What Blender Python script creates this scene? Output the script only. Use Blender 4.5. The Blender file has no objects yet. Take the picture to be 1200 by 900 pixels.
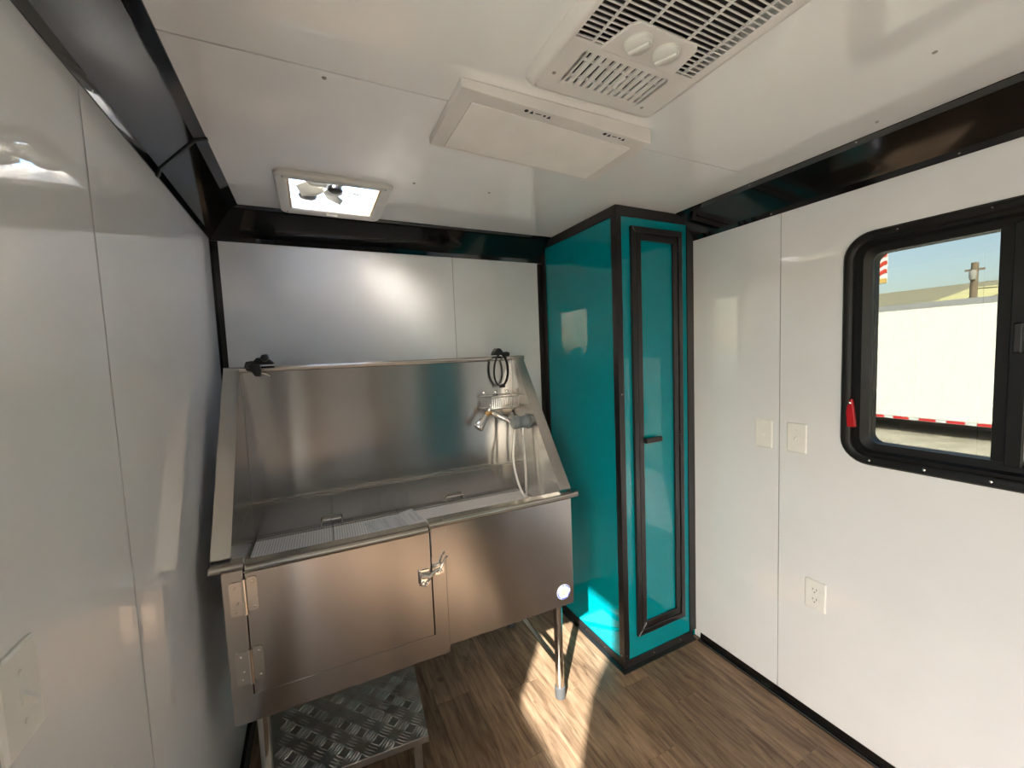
import bpy, math, random
from mathutils import Vector, Matrix
random.seed(7)
scene = bpy.context.scene
COL = scene.collection

# ------------------------------------------------------------------ camera
F_PX = 477.02
CAM = Vector((-1.7036, -2.0583, 1.5008))
ROWS = ((0.896266, -0.441683, -0.040279), (-0.068428, -0.047941, -0.996503), (0.438207, 0.895888, -0.073191))
X_ = Vector(ROWS[0]).normalized(); Z_ = Vector(ROWS[2]); Z_ = (Z_ - X_ * Z_.dot(X_)).normalized(); Y_ = Z_.cross(X_)
cam_data = bpy.data.cameras.new('camera')
cam = bpy.data.objects.new('camera', cam_data); COL.objects.link(cam)
cam_data.sensor_fit = 'HORIZONTAL'; cam_data.sensor_width = 36.0
cam_data.lens = 36.0 * F_PX / 1200.0
cam_data.clip_start = 0.02; cam_data.clip_end = 500
m = Matrix((X_, -Y_, -Z_)).transposed().to_4x4(); m.translation = CAM
cam.matrix_world = m
scene.camera = cam

# ------------------------------------------------------------------ light
SUN_DIR = Vector((0.553, 0.590, -0.588)).normalized()
world = bpy.data.worlds.new('world'); scene.world = world; world.use_nodes = True
wn = world.node_tree; wn.nodes.clear()
wo = wn.nodes.new('ShaderNodeOutputWorld'); wb = wn.nodes.new('ShaderNodeBackground')
sky = wn.nodes.new('ShaderNodeTexSky'); sky.sky_type = 'NISHITA'; sky.sun_disc = False
sky.sun_elevation = math.radians(36); sky.sun_rotation = math.atan2(-SUN_DIR.x, -SUN_DIR.y)
sky.air_density = 1.0; sky.dust_density = 2.5; sky.ozone_density = 1.0
wb.inputs['Strength'].default_value = 0.52
wn.links.new(sky.outputs[0], wb.inputs[0]); wn.links.new(wb.outputs[0], wo.inputs[0])
sd = bpy.data.lights.new('sun', 'SUN'); sd.energy = 12.0; sd.angle = math.radians(1.0); sd.color = (1.0, 0.995, 0.985)
sun = bpy.data.objects.new('sun', sd); COL.objects.link(sun)
sun.rotation_euler = SUN_DIR.to_track_quat('-Z', 'Y').to_euler(); sun.location = (-6, -8, 6)
vs = scene.view_settings
vs.view_transform = 'Standard'; vs.look = 'None'; vs.gamma = 1.0; vs.use_curve_mapping = False
vs.exposure = 1.85

# ------------------------------------------------------------------ materials
def srgb(r, g, b):
    f = lambda c: (c / 255 / 12.92) if c <= 10 else ((c / 255 + 0.055) / 1.055) ** 2.4
    return (f(r), f(g), f(b), 1)
class NT:
    def __init__(s, name):
        s.m = bpy.data.materials.new(name); s.m.use_nodes = True; s.t = s.m.node_tree
        s.b = s.t.nodes['Principled BSDF']; s.out = s.t.nodes['Material Output']
    def n(s, typ, **kw):
        nd = s.t.nodes.new(typ)
        for k, v in kw.items():
            if k in nd.inputs: nd.inputs[k].default_value = v
            else: setattr(nd, k, v)
        return nd
    def l(s, a, b): s.t.links.new(a, b)
    def set(s, **kw):
        for k, v in kw.items(): s.b.inputs[k.replace('_', ' ')].default_value = v
        return s
    def coord(s, scale=(1, 1, 1), out='Object'):
        tc = s.n('ShaderNodeTexCoord'); mp = s.n('ShaderNodeMapping'); mp.inputs['Scale'].default_value = scale
        s.l(tc.outputs[out], mp.inputs[0]); return mp.outputs[0]
    def ramp(s, fac, stops):
        r = s.n('ShaderNodeValToRGB'); e = r.color_ramp.elements
        while len(e) < len(stops): e.new(0.5)
        for i, (p, c) in enumerate(stops): e[i].position = p; e[i].color = c
        s.l(fac, r.inputs[0]); return r.outputs[0]
    def bump(s, h, strength=0.1, dist=0.01):
        b = s.n('ShaderNodeBump'); b.inputs['Strength'].default_value = strength; b.inputs['Distance'].default_value = dist
        s.l(h, b.inputs['Height']); s.l(b.outputs[0], s.b.inputs['Normal'])

def plain(name, col, rough=0.5, metal=0.0, var=0.04, scale=9.0, bump=0.0, **kw):
    t = NT(name); t.set(Roughness=rough, Metallic=metal)
    nz = t.n('ShaderNodeTexNoise'); nz.inputs['Scale'].default_value = scale; nz.inputs['Detail'].default_value = 4
    t.l(t.coord(), nz.inputs['Vector'])
    lo = tuple(c * (1 - var) for c in col[:3]) + (1,); hi = tuple(min(1, c * (1 + var)) for c in col[:3]) + (1,)
    t.l(t.ramp(nz.outputs['Fac'], [(0.3, lo), (0.7, hi)]), t.b.inputs['Base Color'])
    if bump: t.bump(nz.outputs['Fac'], bump, 0.002)
    for k, v in kw.items(): t.b.inputs[k.replace('_', ' ')].default_value = v
    return t.m

def panel_mat(name, col, rough=0.012, ior=2.05):
    t = NT(name); t.set(Roughness=rough, Base_Color=col); t.b.inputs['IOR'].default_value = ior
    b = t.n('ShaderNodeTexNoise'); b.inputs['Scale'].default_value = 5.0
    t.l(t.coord(), b.inputs['Vector'])
    lo = tuple(c * 0.97 for c in col[:3]) + (1,)
    t.l(t.ramp(b.outputs['Fac'], [(0.35, lo), (0.65, col)]), t.b.inputs['Base Color'])
    return t.m

def steel(name, col=(0.485, 0.472, 0.455, 1), rough=0.20, aniso=0.92, tangent=(0, 0, 1), scratch=(3, 3, 120)):
    t = NT(name); t.set(Metallic=1.0, Roughness=rough, Anisotropic=aniso)
    v = t.n('ShaderNodeCombineXYZ'); 
    for i in range(3): v.inputs[i].default_value = tangent[i]
    t.l(v.outputs[0], t.b.inputs['Tangent'])
    a = t.n('ShaderNodeTexNoise'); a.inputs['Scale'].default_value = 4.0; a.inputs['Detail'].default_value = 5
    t.l(t.coord(scratch), a.inputs['Vector'])
    b = t.n('ShaderNodeTexNoise'); b.inputs['Scale'].default_value = 3.0; b.inputs['Detail'].default_value = 3
    t.l(t.coord(), b.inputs['Vector'])
    mx = t.n('ShaderNodeMix'); mx.data_type = 'FLOAT'; mx.inputs[0].default_value = 0.5
    t.l(a.outputs['Fac'], mx.inputs[2]); t.l(b.outputs['Fac'], mx.inputs[3])
    lo = tuple(c * 0.93 for c in col[:3]) + (1,); hi = tuple(min(1, c * 1.05) for c in col[:3]) + (1,)
    t.l(t.ramp(mx.outputs[0], [(0.3, lo), (0.7, hi)]), t.b.inputs['Base Color'])
    r = t.n('ShaderNodeMapRange'); r.inputs['To Min'].default_value = rough * 0.8; r.inputs['To Max'].default_value = rough * 1.25
    t.l(mx.outputs[0], r.inputs['Value']); t.l(r.outputs[0], t.b.inputs['Roughness'])
    t.bump(b.outputs['Fac'], 0.06, 0.010)
    return t.m

def wood_mat():
    t = NT('oak_vinyl'); t.set(Roughness=0.42); t.b.inputs['Specular IOR Level'].default_value = 0.4
    oi = t.n('ShaderNodeObjectInfo'); tc = t.n('ShaderNodeTexCoord')
    off = t.n('ShaderNodeVectorMath', operation='SCALE'); off.inputs[0].default_value = (17.0, 29.0, 11.0)
    t.l(oi.outputs['Random'], off.inputs['Scale'])
    add = t.n('ShaderNodeVectorMath', operation='ADD'); t.l(tc.outputs['Object'], add.inputs[0]); t.l(off.outputs[0], add.inputs[1])
    def noise(scale, mp, det=6, dist=0.0):
        p = t.n('ShaderNodeMapping'); p.inputs['Scale'].default_value = mp; t.l(add.outputs[0], p.inputs[0])
        n = t.n('ShaderNodeTexNoise'); n.inputs['Scale'].default_value = scale; n.inputs['Detail'].default_value = det
        n.inputs['Distortion'].default_value = dist; t.l(p.outputs[0], n.inputs['Vector']); return n.outputs['Fac']
    grain = noise(10, (5.5, 0.5, 1), 8, 0.9); fine = noise(60, (6, 0.5, 1), 3); blot = noise(3.5, (2.5, 0.8, 1), 4, 1.0)
    knots = noise(8, (1.6, 0.7, 1), 3, 2.2)
    c1 = t.ramp(grain, [(0.28, srgb(92, 72, 56)), (0.45, srgb(128, 105, 84)), (0.58, srgb(144, 121, 99)), (0.75, srgb(164, 141, 118))])
    c2 = t.ramp(blot, [(0.3, (0.62, 0.58, 0.55, 1)), (0.7, (1.08, 1.05, 1.0, 1))])
    m1 = t.n('ShaderNodeMix'); m1.data_type = 'RGBA'; m1.blend_type = 'MULTIPLY'; m1.inputs[0].default_value = 0.85
    t.l(c1, m1.inputs[6]); t.l(c2, m1.inputs[7])
    c3 = t.ramp(fine, [(0.35, (0.84, 0.82, 0.80, 1)), (0.6, (1, 1, 1, 1))])
    m2 = t.n('ShaderNodeMix'); m2.data_type = 'RGBA'; m2.blend_type = 'MULTIPLY'; m2.inputs[0].default_value = 0.8
    t.l(m1.outputs[2], m2.inputs[6]); t.l(c3, m2.inputs[7])
    c4 = t.ramp(knots, [(0.24, (0.28, 0.24, 0.2, 1)), (0.36, (1, 1, 1, 1))])
    m3 = t.n('ShaderNodeMix'); m3.data_type = 'RGBA'; m3.blend_type = 'MULTIPLY'; m3.inputs[0].default_value = 0.8
    t.l(m2.outputs[2], m3.inputs[6]); t.l(c4, m3.inputs[7])
    hv = t.n('ShaderNodeHueSaturation'); mr = t.n('ShaderNodeMapRange'); mr.inputs['To Min'].default_value = 0.72; mr.inputs['To Max'].default_value = 1.12
    t.l(oi.outputs['Random'], mr.inputs['Value']); t.l(mr.outputs[0], hv.inputs['Value']); t.l(m3.outputs[2], hv.inputs['Color'])
    t.l(hv.outputs[0], t.b.inputs['Base Color']); t.bump(grain, 0.15, 0.002)
    return t.m

def glass_mat(name, tint, gloss=1.0):
    t = NT(name); t.t.nodes.remove(t.b)
    tr = t.n('ShaderNodeBsdfTransparent'); tr.inputs[0].default_value = tint
    gl = t.n('ShaderNodeBsdfGlossy'); gl.inputs['Roughness'].default_value = 0.01
    fr = t.n('ShaderNodeFresnel'); ge = t.n('ShaderNodeNewGeometry'); io = t.n('ShaderNodeMapRange')
    io.inputs['To Min'].default_value = 1.5; io.inputs['To Max'].default_value = 1 / 1.5
    t.l(ge.outputs['Backfacing'], io.inputs['Value']); t.l(io.outputs[0], fr.inputs['IOR'])
    nz = t.n('ShaderNodeTexNoise'); nz.inputs['Scale'].default_value = 3.0; t.l(t.coord(), nz.inputs['Vector'])
    bp = t.n('ShaderNodeBump'); bp.inputs['Strength'].default_value = 0.03; bp.inputs['Distance'].default_value = 0.002
    t.l(nz.outputs['Fac'], bp.inputs['Height']); t.l(bp.outputs[0], gl.inputs['Normal'])
    mx = t.n('ShaderNodeMixShader'); t.l(fr.outputs[0], mx.inputs[0]); t.l(tr.outputs[0], mx.inputs[1]); t.l(gl.outputs[0], mx.inputs[2])
    t.l(mx.outputs[0], t.out.inputs[0]); return t.m

def lid_mat():
    t = NT('hazy_vent_lid'); t.t.nodes.remove(t.b)
    tl = t.n('ShaderNodeBsdfTranslucent'); tl.inputs[0].default_value = (0.92, 0.91, 0.88, 1)
    rf = t.n('ShaderNodeBsdfRefraction'); rf.inputs['Color'].default_value = (1.0, 0.99, 0.96, 1); rf.inputs['Roughness'].default_value = 0.55; rf.inputs['IOR'].default_value = 1.12
    nz = t.n('ShaderNodeTexNoise'); nz.inputs['Scale'].default_value = 6.0; t.l(t.coord(), nz.inputs['Vector'])
    mr = t.n('ShaderNodeMapRange'); mr.inputs['To Min'].default_value = 0.90; mr.inputs['To Max'].default_value = 0.98
    t.l(nz.outputs['Fac'], mr.inputs['Value'])
    mx = t.n('ShaderNodeMixShader'); t.l(mr.outputs[0], mx.inputs[0]); t.l(tl.outputs[0], mx.inputs[1]); t.l(rf.outputs[0], mx.inputs[2])
    t.l(mx.outputs[0], t.out.inputs[0]); return t.m

def milky(name, col):
    t = NT(name); t.t.nodes.remove(t.b)
    nz = t.n('ShaderNodeTexNoise'); nz.inputs['Scale'].default_value = 8.0; t.l(t.coord(), nz.inputs['Vector'])
    c = t.ramp(nz.outputs['Fac'], [(0.3, tuple(x * .92 for x in col[:3]) + (1,)), (0.7, col)])
    a = t.n('ShaderNodeBsdfTranslucent'); b = t.n('ShaderNodeBsdfDiffuse'); t.l(c, a.inputs[0]); t.l(c, b.inputs[0])
    mx = t.n('ShaderNodeMixShader'); mx.inputs[0].default_value = 0.75; t.l(a.outputs[0], mx.inputs[1]); t.l(b.outputs[0], mx.inputs[2])
    t.l(mx.outputs[0], t.out.inputs[0]); return t.m

def perf_mat():
    t = NT('perforated_grille'); t.set(Roughness=0.5, Metallic=0.0)
    v = t.n('ShaderNodeTexVoronoi'); v.inputs['Scale'].default_value = 110; v.inputs['Randomness'].default_value = 0.0
    t.l(t.coord(), v.inputs['Vector'])
    t.l(t.ramp(v.outputs['Distance'], [(0.20, (0.35, 0.34, 0.33, 1)), (0.32, (0.90, 0.88, 0.86, 1))]), t.b.inputs['Base Color'])
    return t.m

def paper_mat():
    t = NT('printed_sheet'); t.set(Roughness=0.25)
    w = t.n('ShaderNodeTexWave', wave_type='BANDS', bands_direction='Y'); w.inputs['Scale'].default_value = 22
    t.l(t.coord(), w.inputs['Vector'])
    nz = t.n('ShaderNodeTexNoise'); nz.inputs['Scale'].default_value = 90; t.l(t.coord((1, 0.1, 1)), nz.inputs['Vector'])
    mu = t.n('ShaderNodeMath', operation='MULTIPLY'); t.l(w.outputs['Fac'], mu.inputs[0]); t.l(nz.outputs['Fac'], mu.inputs[1])
    t.l(t.ramp(mu.outputs[0], [(0.44, (0.82, 0.83, 0.84, 1)), (0.54, (0.42, 0.44, 0.48, 1))]), t.b.inputs['Base Color'])
    return t.m

def gravel_mat():
    t = NT('gravel'); t.set(Roughness=0.95)
    a = t.n('ShaderNodeTexNoise'); a.inputs['Scale'].default_value = 2.5; a.inputs['Detail'].default_value = 8
    b = t.n('ShaderNodeTexVoronoi'); b.inputs['Scale'].default_value = 22
    t.l(t.coord(), a.inputs['Vector']); t.l(t.coord(), b.inputs['Vector'])
    c1 = t.ramp(a.outputs['Fac'], [(0.35, srgb(172, 166, 146)), (0.65, srgb(204, 198, 178))])
    c2 = t.ramp(b.outputs['Distance'], [(0.1, (1, 1, 1, 1)), (0.6, (0.7, 0.7, 0.7, 1))])
    mx = t.n('ShaderNodeMix'); mx.data_type = 'RGBA'; mx.blend_type = 'MULTIPLY'; mx.inputs[0].default_value = 0.7
    t.l(c1, mx.inputs[6]); t.l(c2, mx.inputs[7]); t.l(mx.outputs[2], t.b.inputs['Base Color'])
    t.bump(b.outputs['Distance'], 0.4, 0.02); return t.m

MAT = dict(
    rearwood=plain('brown_timber_panel', srgb(104, 84, 68), 0.4, scale=3),
    wall=panel_mat('white_wall_panel', srgb(231, 232, 233)),
    ceil=panel_mat('white_ceiling_panel', srgb(250, 250, 250), 0.012),
    gapdark=plain('joint_shadow_backing', srgb(14, 14, 14), 0.9),
    black=plain('black_gloss_trim', srgb(14, 14, 15), 0.06, IOR=1.6),
    blackm=plain('black_satin_aluminium', srgb(24, 23, 24), 0.32, bump=0.05),
    teal=panel_mat('teal_panel', srgb(0, 131, 140), 0.03, 1.42),
    steel=steel('brushed_steel'),
    steel_h=steel('brushed_steel_flat', tangent=(1, 0, 0), rough=0.26),
    steel_lt=steel('pale_steel', col=(0.68, 0.65, 0.60, 1), rough=0.22, aniso=0.3),  # paler steel for rims, flanges, ledge and hinge leaves
    chrome=plain('chrome', (0.80, 0.79, 0.77, 1), 0.07, 1.0),
    tube=plain('polished_steel_tube', (0.66, 0.63, 0.58, 1), 0.14, 1.0),
    alu=plain('tread_plate_aluminium', (0.54, 0.53, 0.51, 1), 0.33, 1.0, var=0.15, scale=14, bump=0.15),
    wood=wood_mat(),
    white=plain('white_plastic', srgb(226, 225, 220), 0.32),
    frame=plain('white_painted_frame', srgb(224, 219, 215), 0.45),
    ac=plain('warm_white_plastic', srgb(224, 220, 217), 0.42),
    acdark=plain('grille_interior', srgb(38, 34, 38), 0.8),
    diffuser=plain('frosted_diffuser', srgb(244, 240, 236), 0.5),
    hose=plain('braided_steel_hose', (0.78, 0.76, 0.72, 1), 0.35, 0.55, scale=120, bump=0.3),
    apron=plain('charcoal_cotton', srgb(40, 42, 48), 0.9, scale=30, bump=0.3),
    blade=milky('milky_fan_plastic', (0.60, 0.57, 0.50, 1)),
    rubber=plain('grey_rubber', srgb(62, 62, 62), 0.7),
    bplast=plain('black_plastic', srgb(20, 19, 19), 0.38, bump=0.1),
    strap=plain('black_nylon', srgb(17, 16, 16), 0.75, scale=60, bump=0.3),
    gplast=plain('grey_blue_plastic', srgb(110, 118, 122), 0.28),
    brass=plain('brass', (0.72, 0.46, 0.20, 1), 0.25, 1.0),
    red=plain('red_plastic', srgb(170, 8, 22), 0.35),
    winframe=plain('black_window_frame', srgb(14, 14, 14), 0.42, bump=0.04, Specular_IOR_Level=0.3),
    pane=glass_mat('tinted_pane', (0.295, 0.295, 0.275, 1)),
    pane_l=glass_mat('lightly_tinted_pane', (0.86, 0.87, 0.85, 1)),
    clear=glass_mat('clear_pane', (0.93, 0.95, 0.93, 1)),
    lid=lid_mat(), perf=perf_mat(), paper=paper_mat(), gravel=gravel_mat(),
    beige=plain('beige_vent_liner', srgb(224, 196, 150), 0.5),
    slot=plain('dark_slot', srgb(88, 86, 82), 0.6),
    greyp=plain('grey_plastic', srgb(150, 148, 142), 0.5),
    sticker=plain('sticker_white', srgb(150, 150, 166), 0.3),
    blue=plain('sticker_blue', srgb(36, 44, 120), 0.3),
    yellow=plain('sticker_cream', srgb(140, 140, 105), 0.3),
    ink=plain('black_ink', srgb(20, 20, 20), 0.6),
    trailer=plain('white_trailer_skin', srgb(236, 238, 228), 0.35, var=0.02),
    tapered=plain('reflective_red', srgb(205, 40, 42), 0.35), tapewht=plain('reflective_white', srgb(214, 226, 224), 0.35),
    alum=plain('aluminium_rail', (0.6, 0.6, 0.58, 1), 0.4, 0.8),
    roof=plain('tan_roof', srgb(150, 146, 118), 0.9), roofpale=plain('pale_roof_sheet', srgb(214, 208, 150), 0.8),
    bwall=plain('grey_building_wall', srgb(150, 150, 142), 0.9), pole=plain('weathered_timber', srgb(120, 108, 88), 0.9),
    sred=plain('banner_red', srgb(200, 66, 46), 0.7), swht=plain('banner_white', srgb(232, 232, 226), 0.7), stan=plain('banner_tan', srgb(206, 172, 96), 0.7),
    under=plain('dark_chassis', srgb(30, 30, 30), 0.8))

# ------------------------------------------------------------------ geometry helpers
class MB:
    def __init__(s): s.v = []; s.f = []
    def box(s, x0, x1, y0, y1, z0, z1):
        if x0 > x1: x0, x1 = x1, x0
        if y0 > y1: y0, y1 = y1, y0
        if z0 > z1: z0, z1 = z1, z0
        k = len(s.v)
        s.v += [(x, y, z) for z in (z0, z1) for y in (y0, y1) for x in (x0, x1)]
        for a in ((0, 2, 3, 1), (4, 5, 7, 6), (0, 1, 5, 4), (2, 6, 7, 3), (0, 4, 6, 2), (1, 3, 7, 5)): s.f.append(tuple(k + i for i in a))
        return s
    def cbox(s, x0, x1, y0, y1, z0, z1, c, axis=2, side=1):
        # box with one face (given axis and side) inset by c: a chamfered plate
        L = [sorted((x0, x1)), sorted((y0, y1)), sorted((z0, z1))]
        a, b = [i for i in range(3) if i != axis]
        lo, hi = L[axis]; rings = [(lo, 0), (hi - c, 0), (hi, c)] if side > 0 else [(hi, 0), (lo + c, 0), (lo, c)]
        R = []
        for w, ins in rings:
            ring = []
            for (p, q) in ((0, 0), (1, 0), (1, 1), (0, 1)):
                co = [0, 0, 0]; co[axis] = w
                co[a] = L[a][p] + (ins if p == 0 else -ins); co[b] = L[b][q] + (ins if q == 0 else -ins)
                ring.append(tuple(co))
            R.append(ring)
        s.loft(R, True, True); return s
    def loft(s, rings, cap0=True, cap1=True, closed=False):
        k = len(s.v); n = len(rings[0])
        for r in rings: s.v += [tuple(p) for p in r]
        m = len(rings)
        for i in range(m if closed else m - 1):
            j = (i + 1) % m
            for q in range(n):
                r_ = (q + 1) % n
                s.f.append((k + i * n + q, k + i * n + r_, k + j * n + r_, k + j * n + q))
        if not closed:
            if cap0: s.f.append(tuple(k + q for q in reversed(range(n))))
            if cap1: s.f.append(tuple(k + (m - 1) * n + q for q in range(n)))
        return s
    def tube(s, pts, r, n=10, closed=False, flat=None):
        P = [Vector(p) for p in pts]; m = len(P); rings = []; up = None
        for i in range(m):
            if closed: t = (P[(i + 1) % m] - P[i - 1])
            else: t = P[min(i + 1, m - 1)] - P[max(i - 1, 0)]
            t.normalize()
            if up is None:
                up = Vector((0, 0, 1)) if abs(t.z) < 0.9 else Vector((1, 0, 0))
            a = t.cross(up).normalized(); b = a.cross(t).normalized(); up = b
            ra = r[i] if isinstance(r, (list, tuple)) else r
            rb = ra * (flat if flat else 1)
            rings.append([P[i] + a * ra * math.cos(2 * math.pi * q / n) + b * rb * math.sin(2 * math.pi * q / n) for q in range(n)])
        return s.loft(rings, True, True, closed)
    def lathe(s, prof, c=(0, 0, 0), axis=(0, 0, 1), n=20):
        ax = Vector(axis).normalized(); a = ax.orthogonal().normalized(); b = ax.cross(a); c = Vector(c)
        rings = [[c + ax * h + (a * math.cos(2 * math.pi * q / n) + b * math.sin(2 * math.pi * q / n)) * r for q in range(n)] for r, h in prof]
        return s.loft(rings)
    def prism(s, poly, fn, t0, t1):
        return s.loft([[fn(a, b, t0) for a, b in poly], [fn(a, b, t1) for a, b in poly]])
    def plate(s, a0, a1, b0, b1, holes, t0, t1, fn):
        A = sorted({a0, a1} | {h[0] for h in holes} | {h[1] for h in holes}); B = sorted({b0, b1} | {h[2] for h in holes} | {h[3] for h in holes})
        A = [x for x in A if a0 <= x <= a1]; B = [x for x in B if b0 <= x <= b1]
        solid = lambda i, j: 0 <= i < len(A) - 1 and 0 <= j < len(B) - 1 and not any(h[0] <= (A[i] + A[i + 1]) / 2 <= h[1] and h[2] <= (B[j] + B[j + 1]) / 2 <= h[3] for h in holes)
        idx = {}
        def V(i, j, w):
            k = (i, j, w)
            if k not in idx: idx[k] = len(s.v); s.v.append(fn(A[i], B[j], t1 if w else t0))
            return idx[k]
        for i in range(len(A) - 1):
            for j in range(len(B) - 1):
                if not solid(i, j): continue
                s.f.append((V(i, j, 1), V(i + 1, j, 1), V(i + 1, j + 1, 1), V(i, j + 1, 1)))
                s.f.append((V(i, j, 0), V(i, j + 1, 0), V(i + 1, j + 1, 0), V(i + 1, j, 0)))
                if not solid(i - 1, j): s.f.append((V(i, j, 0), V(i, j, 1), V(i, j + 1, 1), V(i, j + 1, 0)))
                if not solid(i + 1, j): s.f.append((V(i + 1, j, 1), V(i + 1, j, 0), V(i + 1, j + 1, 0), V(i + 1, j + 1, 1)))
                if not solid(i, j - 1): s.f.append((V(i, j, 0), V(i + 1, j, 0), V(i + 1, j, 1), V(i, j, 1)))
                if not solid(i, j + 1): s.f.append((V(i, j + 1, 1), V(i + 1, j + 1, 1), V(i + 1, j + 1, 0), V(i, j + 1, 0)))
        return s
    def ring(s, rects, fn, seg=7):
        # closed sweep through rounded rectangles (ca, cb, w, h, r, t)
        rings = [[fn(a, b, t) for a, b in rrect(ca, cb, w, h, r, seg)] for ca, cb, w, h, r, t in rects]
        return s.loft(rings, closed=True)

def rrect(ca, cb, w, h, r, seg=7):
    P = []
    for k, (sa, sb) in enumerate(((1, 1), (-1, 1), (-1, -1), (1, -1))):
        for i in range(seg + 1):
            th = math.pi / 2 * (k + i / seg)
            P.append((ca + sa * (w / 2 - r) + r * math.cos(th), cb + sb * (h / 2 - r) + r * math.sin(th)))
    return P

WL = {}
def build(mb, name, mat, parent=None, smooth=False, bevel=0.0, local=False, label=None, seg=2):
    me = bpy.data.meshes.new(name)
    if parent is not None: off = Vector((0, 0, 0)) if local else WL[parent.name]
    else:
        xs = [v[0] for v in mb.v]; ys = [v[1] for v in mb.v]; zs = [v[2] for v in mb.v]
        off = Vector(((min(xs) + max(xs)) / 2, (min(ys) + max(ys)) / 2, min(zs)))
    me.from_pydata([tuple(Vector(v) - off) for v in mb.v], [], mb.f)
    import bmesh
    bm = bmesh.new(); bm.from_mesh(me); bmesh.ops.recalc_face_normals(bm, faces=bm.faces); bm.to_mesh(me); bm.free()
    me.materials.append(MAT[mat] if isinstance(mat, str) else mat)
    o = bpy.data.objects.new(name, me); COL.objects.link(o)
    if parent is not None: o.parent = parent; WL[o.name] = WL[parent.name]
    else: o.location = off; WL[o.name] = off
    if smooth:
        me.polygons.foreach_set('use_smooth', [True] * len(me.polygons))
        me.set_sharp_from_angle(angle=math.radians(40))
    if bevel:
        b = o.modifiers.new('bevel', 'BEVEL'); b.width = bevel; b.segments = seg; b.limit_method = 'ANGLE'; b.angle_limit = math.radians(40)
    if label: o['label'] = label
    return o
def tag(o, label, cat=None, group=None, kind=None):
    if label: o['label'] = label
    if cat: o['category'] = cat
    if group: o['group'] = group
    if kind: o['kind'] = kind
    return o
def empty(name, loc, label, cat, rot=(0, 0, 0), group=None, kind=None):
    o = bpy.data.objects.new(name, None); COL.objects.link(o); o.location = loc; o.rotation_euler = rot; o.empty_display_size = 0.1
    WL[o.name] = Vector(loc) if rot == (0, 0, 0) else Vector((0, 0, 0))
    return tag(o, label, cat, group, kind)
def inst(src, dloc, parent=None):
    c = src.copy(); COL.objects.link(c); c.parent = parent or src.parent
    c.location = Vector(src.location) + Vector(dloc); WL[c.name] = WL[src.name]
    return c
fX = lambda a, b, t: (t, a, b)      # a = Y, b = Z, thickness along X
fY = lambda a, b, t: (a, t, b)      # a = X, b = Z, thickness along Y
fZ = lambda a, b, t: (a, b, t)      # a = X, b = Y, thickness along Z

H = 2.13; XL = -2.0407; YR = -4.40
SEAM = -1.0545

# ------------------------------------------------------------------ floor
fl = build(MB().box(XL - .06, .06, YR - .06, .06, -.08, -.006), 'floor', 'gapdark'); tag(fl, 'brown wood look plank floor of the trailer', kind='structure')
edges = [-.103 - .152 * k for k in range(-1, 14)]
ends = {0: -.30, 1: -1.268, 2: -.884, 3: -.72, 4: -1.015, 5: -.615, 6: -.485, 7: -.797, 8: -.405, 9: -1.10, 10: -.66, 11: -.25, 12: -.9, 13: -.5}
for k in range(14):
    xr = min(edges[k], -.003); xl = max(edges[k + 1], XL + .003)
    if xr - xl < .02: continue
    e = ends[k]; cuts = [-.003]
    y = e
    while y < -.1: y += 1.22
    y -= 1.22
    while y > YR: 
        if y < -.05: cuts.append(y)
        y -= 1.22
    cuts.append(YR + .003)
    for a, b in zip(cuts[:-1], cuts[1:]):
        mb = MB().cbox(xl + .0006, xr - .0006, b + .0006, a - .0006, -.0058, 0.0, .0010)
        o = build(mb, 'plank', 'wood', fl)
        c = Vector(((xl + xr) / 2, (a + b) / 2, 0)); 
        for v in o.data.vertices: v.co -= c
        o.location = c

# ------------------------------------------------------------------ walls
WIN = (-2.05, -1.272, 1.07, 1.862)                       # right window outer frame: y0, y1, z0, z1
LWIN = (-2.30, -1.655, 1.08, 1.985)                        # window in the left wall beside the camera
LDOOR = (-3.72, -2.80, .02, 1.38)                        # open side door further back
def wall(name, a0, a1, holes, seams, fn, t0, sgn, gap, label, z1=H, mat='wall'):
    w = build(MB().plate(a0, a1, -.05, z1 + .02, holes, t0 + sgn * .0034, t0 + sgn * .07, fn), name, 'gapdark'); tag(w, label, kind='structure')
    cuts = [a0] + sorted(seams) + [a1]
    for i in range(len(cuts) - 1):
        p0 = cuts[i] + (gap / 2 if i else 0); p1 = cuts[i + 1] - (gap / 2 if i < len(cuts) - 2 else 0)
        hs = [h for h in holes if h[1] > p0 and h[0] < p1]
        hs = [(max(h[0], p0), min(h[1], p1), h[2], h[3]) for h in hs]
        build(MB().plate(p0, p1, 0.001, z1 - .001, hs, t0, t0 + sgn * .003, fn), 'wall_panel', mat, w)
    return w
wh = (WIN[0] + .03, WIN[1] - .03, WIN[2] + .03, WIN[3] - .03)
lh = (LWIN[0], LWIN[1], LWIN[2], LWIN[3])
wall('wall_right', YR, .0, [wh], [SEAM, SEAM - 1.22, SEAM - 2.44], fX, 0.0, 1, .0030, 'glossy white panelled right wall with the black window')
wall('wall_left', YR, .0, [lh, LDOOR], [SEAM + .007, SEAM - 1.22, SEAM - 2.44], fX, XL, -1, .0060, 'glossy white panelled left wall beside the tub')
wall('wall_back', XL, .0, [], [-1.0132], fY, 0.0, 1, .0022, 'glossy white panelled back wall behind the tub')
wall('wall_rear', XL, .0, [], [], fY, YR, -1, .002, 'white panelled rear wall behind the camera')

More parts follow.
